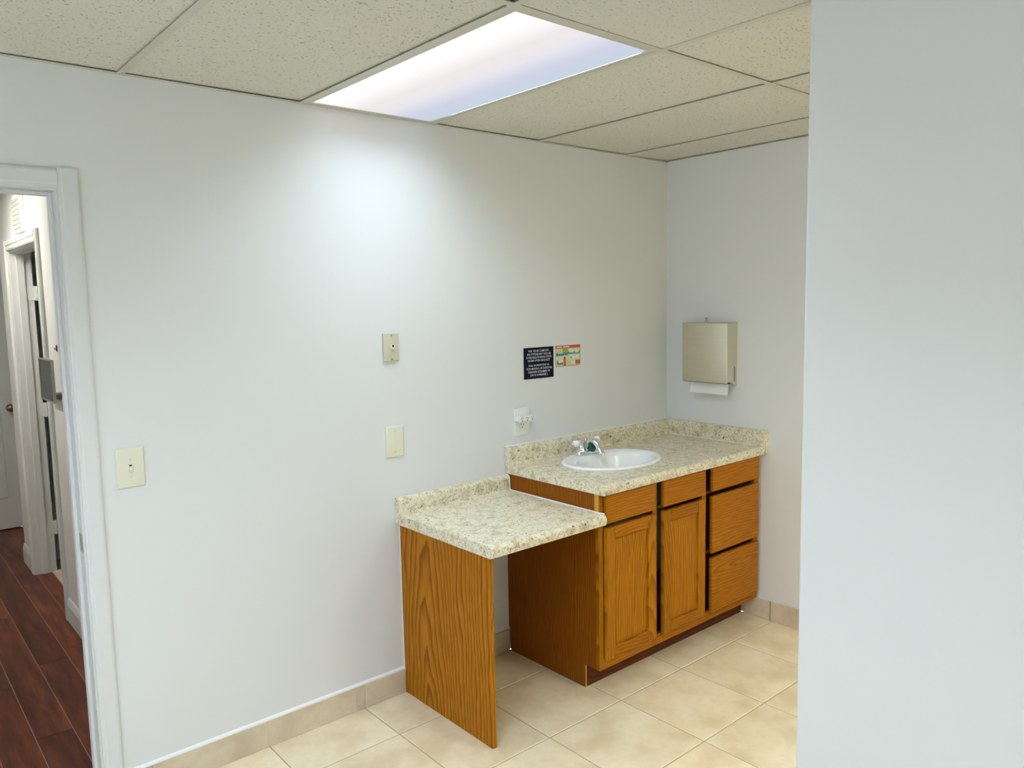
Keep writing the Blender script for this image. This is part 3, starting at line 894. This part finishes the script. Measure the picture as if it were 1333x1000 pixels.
# ================================================================== THINGS ON THE WALLS
def plate(x0, x1, z0, z1, th, bev):
    bm = bmesh.new()
    bx(bm, (x0, -th, z0), (x1, -0.0004, z1))
    es = [e for e in bm.edges if all(v.co.y < -th + 1e-4 for v in e.verts)]
    bmesh.ops.bevel(bm, geom=es, offset=bev, segments=3, profile=0.5, affect='EDGES')
    return bm
def screw(x, z, y, parent, mat='ivory', r=0.0035):
    bm = tube([(x, y + 0.0005, z), (x, y - 0.0008, z), (x, y - 0.0013, z)], [r, r, r * 0.6], 10)
    s_ = obj('screw', bm, mat, parent, smooth=50)
    obj('screw_slot', box((x - r * 0.8, y - 0.0015, z - 0.0005), (x + r * 0.8, y - 0.0010, z + 0.0005)), 'dark', s_)

ls = thing('light_switch', 'ivory toggle light switch on the wall beside the doorway', 'light switch', (-2.866, 0, 1.161))
obj('plate', plate(-2.909, -2.822, 1.095, 1.228, 0.0075, 0.0045), 'ivory', ls, smooth=50)
tg = obj('toggle_collar', box((-2.8715, -0.0085, 1.149), (-2.8605, -0.0073, 1.174), 0.0008), 'ivory', ls)
obj('toggle', prism([(-0.008, 1.156), (-0.014, 1.150), (-0.0185, 1.152), (-0.0160, 1.1595), (-0.008, 1.168)], 0, -2.8700, -2.8620), 'ivory', tg)
obj('toggle_slot', box((-2.8702, -0.00865, 1.150), (-2.8618, -0.0084, 1.173)), 'dark', tg)
screw(-2.866, 1.191, -0.0075, ls, 'ivory'); screw(-2.866, 1.131, -0.0075, ls, 'ivory')

pj = thing('phone_jack', 'beige phone jack plate with a round socket above the blank plate', 'wall plate', (-1.835, 0, 1.51))
obj('plate', plate(-1.872, -1.798, 1.453, 1.569, 0.012, 0.003), 'tan_plastic', pj, smooth=50)
jk = obj('jack', tube([(-1.832, -0.0115, 1.513), (-1.832, -0.018, 1.513)], [0.011, 0.010], 18), 'ivory', pj, smooth=50)
obj('jack_hole', tube([(-1.832, -0.0178, 1.516), (-1.832, -0.0186, 1.516)], 0.0055, 14), 'dark', jk)
for z in (1.560, 1.461):
    screw(-1.835, z, -0.012, pj, 'steel', 0.0045)

bp2 = thing('blank_plate', 'blank ivory wall plate under the beige phone jack', 'wall plate', (-1.831, 0, 1.11))
obj('plate', plate(-1.874, -1.788, 1.046, 1.178, 0.008, 0.005), 'ivory', bp2, smooth=50)
screw(-1.831, 1.155, -0.008, bp2); screw(-1.831, 1.069, -0.008, bp2)

ou = thing('wall_outlet', 'white duplex outlet with a wide plate above the backsplash', 'outlet', (-1.115, 0, 1.114))
obj('plate', plate(-1.162, -1.067, 1.047, 1.181, 0.007, 0.0045), 'white_plastic', ou, smooth=50)
for cz in (1.134, 1.094):
    pts = [(-1.115 + u, cz + v) for u, v in rounded(0.034, 0.029, 0.010, 6)]
    r_ = obj('receptacle', prism(pts, 1, -0.0088, -0.006), 'white_plastic', ou)
    if cz < 1.11:
        for sx in (-0.0065, 0.0065):
            obj('slot', box((-1.115 + sx - 0.0012, -0.0092, cz + 0.001), (-1.115 + sx + 0.0012, -0.0086, cz + 0.0095)), 'dark', r_)
        obj('ground_hole', tube([(-1.115, -0.0086, cz - 0.007), (-1.115, -0.0092, cz - 0.007)], 0.0028, 10), 'dark', r_)
screw(-1.115, 1.1135, -0.0088, ou, 'white_plastic', 0.003)

ad = thing('plug_adapter', 'white three-socket plug adapter plugged into the wall outlet', 'adapter', (-1.115, -0.01, 1.13))
pts = [(-1.111 + u, 1.130 + v) for u, v in rounded(0.104, 0.030, 0.012, 6)]
ab = prism(pts, 1, -0.040, -0.0096)
es = [e for e in ab.edges if all(v.co.y < -0.0399 for v in e.verts)]
bmesh.ops.bevel(ab, geom=es, offset=0.004, segments=2, affect='EDGES')
abo = obj('adapter_body', ab, 'white_plastic', ad, smooth=45)
for k in (-1, 0, 1):
    cx = -1.111 + k * 0.033
    so = obj('socket', tube([(cx, -0.039, 1.130), (cx, -0.0412, 1.130)], [0.0125, 0.0120], 18), 'white_plastic', ad, smooth=45)
    for sx in (-0.0045, 0.0045):
        obj('slot', box((cx + sx - 0.0010, -0.0418, 1.131), (cx + sx + 0.0010, -0.0410, 1.138)), 'dark', so)
    obj('ground_hole', tube([(cx, -0.0410, 1.124), (cx, -0.0418, 1.124)], 0.0032, 10), 'dark', so)

# navy sign with lettering
def text_mesh(body, width, capz, cx, cz, y, parent):
    cu = bpy.data.curves.new('lettering', 'FONT')
    cu.body = body; cu.size = 1.0; cu.align_x = 'CENTER'; cu.offset = 0.003; cu.extrude = 0.0
    cu.resolution_u = 2
    o = bpy.data.objects.new('lettering', cu)
    C.objects.link(o)
    dg = bpy.context.evaluated_depsgraph_get()
    me = bpy.data.meshes.new_from_object(o.evaluated_get(dg))
    bpy.data.objects.remove(o)
    xs = [v.co.x for v in me.vertices]
    sx = width / (max(xs) - min(xs))
    xm = (max(xs) + min(xs)) / 2
    org = ORG[parent.name]
    for v in me.vertices:
        X = cx + (v.co.x - xm) * sx
        Z = cz + (v.co.y - 0.35) * (capz / 0.70)
        v.co = Vector((X, y, Z)) - org
    me.materials.clear(); me.materials.append(M['sign_text'])
    t_ = link_mesh('lettering', me, parent)
    ORG[t_.name] = org
    return t_
sg = thing('notice_sign', 'dark navy notice with white lettering on the wall above the sink', 'sign', (-0.996, 0, 1.39))
obj('sign_board', box((-1.094, -0.004, 1.314), (-0.897, -0.0004, 1.466), 0.0008, 1), 'navy', sg)
lines = [('FOR YOUR COMFORT,', .70), ('AN ATTENDANT WILL BE', .80), ('AVAILABLE DURING YOUR', .85), ('EXAM UPON REQUEST', .74), None,
         ('POU KONF\u00d2TITE W,', .70), ('YON MOUN K AP DISPONIB', .86), ('PANDAN EGZAMEN W', .72), ('LAN SI W MANDE L.', .60)]
z = 1.4490
for ln in lines:
    if ln is None:
        z -= 0.0085; continue
    text_mesh(ln[0], ln[1] * 0.197, 0.0098, -0.9955, z, -0.0043, sg)
    z -= 0.0155

# small colourful hand-care poster: plain blocks of colour
cols_p = {'poster_cream': (0.72, 0.70, 0.42), 'poster_red': (0.62, 0.10, 0.03), 'poster_green': (0.28, 0.45, 0.05), 'poster_teal': (0.05, 0.28, 0.32), 'poster_white': (0.80, 0.80, 0.74), 'poster_orange': (0.70, 0.13, 0.03), 'poster_dark': (0.05, 0.04, 0.03), 'poster_brown': (0.35, 0.13, 0.05), 'poster_pale_green': (0.55, 0.65, 0.40)}
for k_, v_ in cols_p.items():
    M[k_] = plain(k_, v_, 0.5)
names = list(cols_p)
ps_ = thing('hygiene_poster', 'small orange and teal picture poster right of the navy notice', 'poster', (-0.794, 0, 1.41))
PX0, PX1, PZ0, PZ1 = -0.882, -0.706, 1.361, 1.466
obj('poster_sheet', box((PX0, -0.002, PZ0), (PX1, -0.0004, PZ1)), 'poster_cream', ps_)
def print_quads(name, items, y):
    for u0, u1, v0, v1, mt_ in items:
        bm = bmesh.new()
        x0, x1 = PX0 + u0 * (PX1 - PX0), PX0 + u1 * (PX1 - PX0)
        z1, z0 = PZ1 - v0 * (PZ1 - PZ0), PZ1 - v1 * (PZ1 - PZ0)
        bx(bm, (x0, y, z0), (x1, y + 0.0003, z1))
        obj(name, bm, mt_, ps_)
print_quads('banner', [(0, 1, 0, .15, 'poster_red')], -0.0023)
print_quads('banner_letter', [(.05 + .042 * k, .083 + .042 * k, .045, .105, 'poster_white') for k in range(12) if k != 5], -0.0025)
print_quads('border', [(0, 1, .97, 1.0, 'poster_orange'), (0, .012, .15, .97, 'poster_orange'), (.988, 1, .15, .97, 'poster_orange')], -0.0023)
print_quads('picture_block', [(.28, .50, .15, .36, 'poster_green'), (.02, .30, .38, .50, 'poster_teal'), (.30, .50, .36, .48, 'poster_teal'), (.50, .98, .30, .44, 'poster_teal'), (.03, .26, .20, .34, 'poster_pale_green'),
    (.05, .10, .70, .92, 'poster_teal'), (.10, .30, .82, .92, 'poster_teal'), (.12, .29, .66, .80, 'poster_white'), (.44, .60, .76, .90, 'poster_pale_green'), (.80, .98, .74, .94, 'poster_brown')], -0.0023)
print_quads('picture_detail', [(.55, .72, .22, .36, 'poster_white'), (.78, .92, .24, .38, 'poster_white'), (.04, .09, .36, .42, 'poster_dark'), (.31, .41, .62, .94, 'poster_orange'), (.33, .39, .55, .62, 'poster_dark'), (.32, .40, .94, .97, 'poster_dark'),
    (.62, .76, .52, .68, 'poster_white'), (.80, .93, .50, .66, 'poster_white'), (.60, .66, .58, .64, 'poster_dark'), (.63, .74, .78, .90, 'poster_white'), (.84, .92, .80, .88, 'poster_orange')], -0.0026)

# paper towel dispenser on the end wall
dp = thing('towel_dispenser', 'brushed steel paper towel dispenser mounted on the end wall', 'dispenser', (0, -0.323, 1.22))
DX = -0.098
obj('cabinet_body', prism([(DX + 0.012, 1.246), (DX + 0.012, 1.552), (-0.0005, 1.556), (-0.0005, 1.224), (-0.018, 1.224), (-0.040, 1.240)], 1, -0.463, -0.186), 'stainless', dp)
fbm = box((DX, -0.466, 1.240), (DX + 0.0118, -0.183, 1.557), 0.004, 2)
obj('front_door', fbm, 'stainless', dp, smooth=45)
obj('side_slot', box((-0.026, -0.4640, 1.250), (-0.021, -0.4629, 1.325)), 'dark', dp)
obj('bottom_lip', box((DX + 0.004, -0.462, 1.2385), (-0.045, -0.187, 1.2455)), 'dark', dp)
obj('hinge_pin', tube([(-0.075, -0.4665, 1.243), (-0.075, -0.4628, 1.243)], 0.005, 10), 'dark', dp)
lk = obj('lock', tube([(-0.055, -0.308, 1.553), (-0.055, -0.308, 1.562), (-0.055, -0.308, 1.563), (-0.055, -0.308, 1.570)], [0.008, 0.008, 0.005, 0.005], 12), 'steel', dp, smooth=40)
obj('key', prism([(-0.312, 1.569), (-0.304, 1.569), (-0.300, 1.578), (-0.304, 1.586), (-0.312, 1.586), (-0.316, 1.578)], 0, -0.056, -0.054), 'steel', lk)
tw = bmesh.new()
tp = [(-0.060, 1.2365), (-0.061, 1.215), (-0.063, 1.195), (-0.066, 1.178)]
outl = tp + [(x + 0.004, z) for x, z in tp[::-1]]
prism(outl, 1, -0.449, -0.212, tw)
tag(obj('paper_towel', tw, 'paper', None, smooth=60), 'white paper towel hanging out of the steel dispenser', 'paper towel')
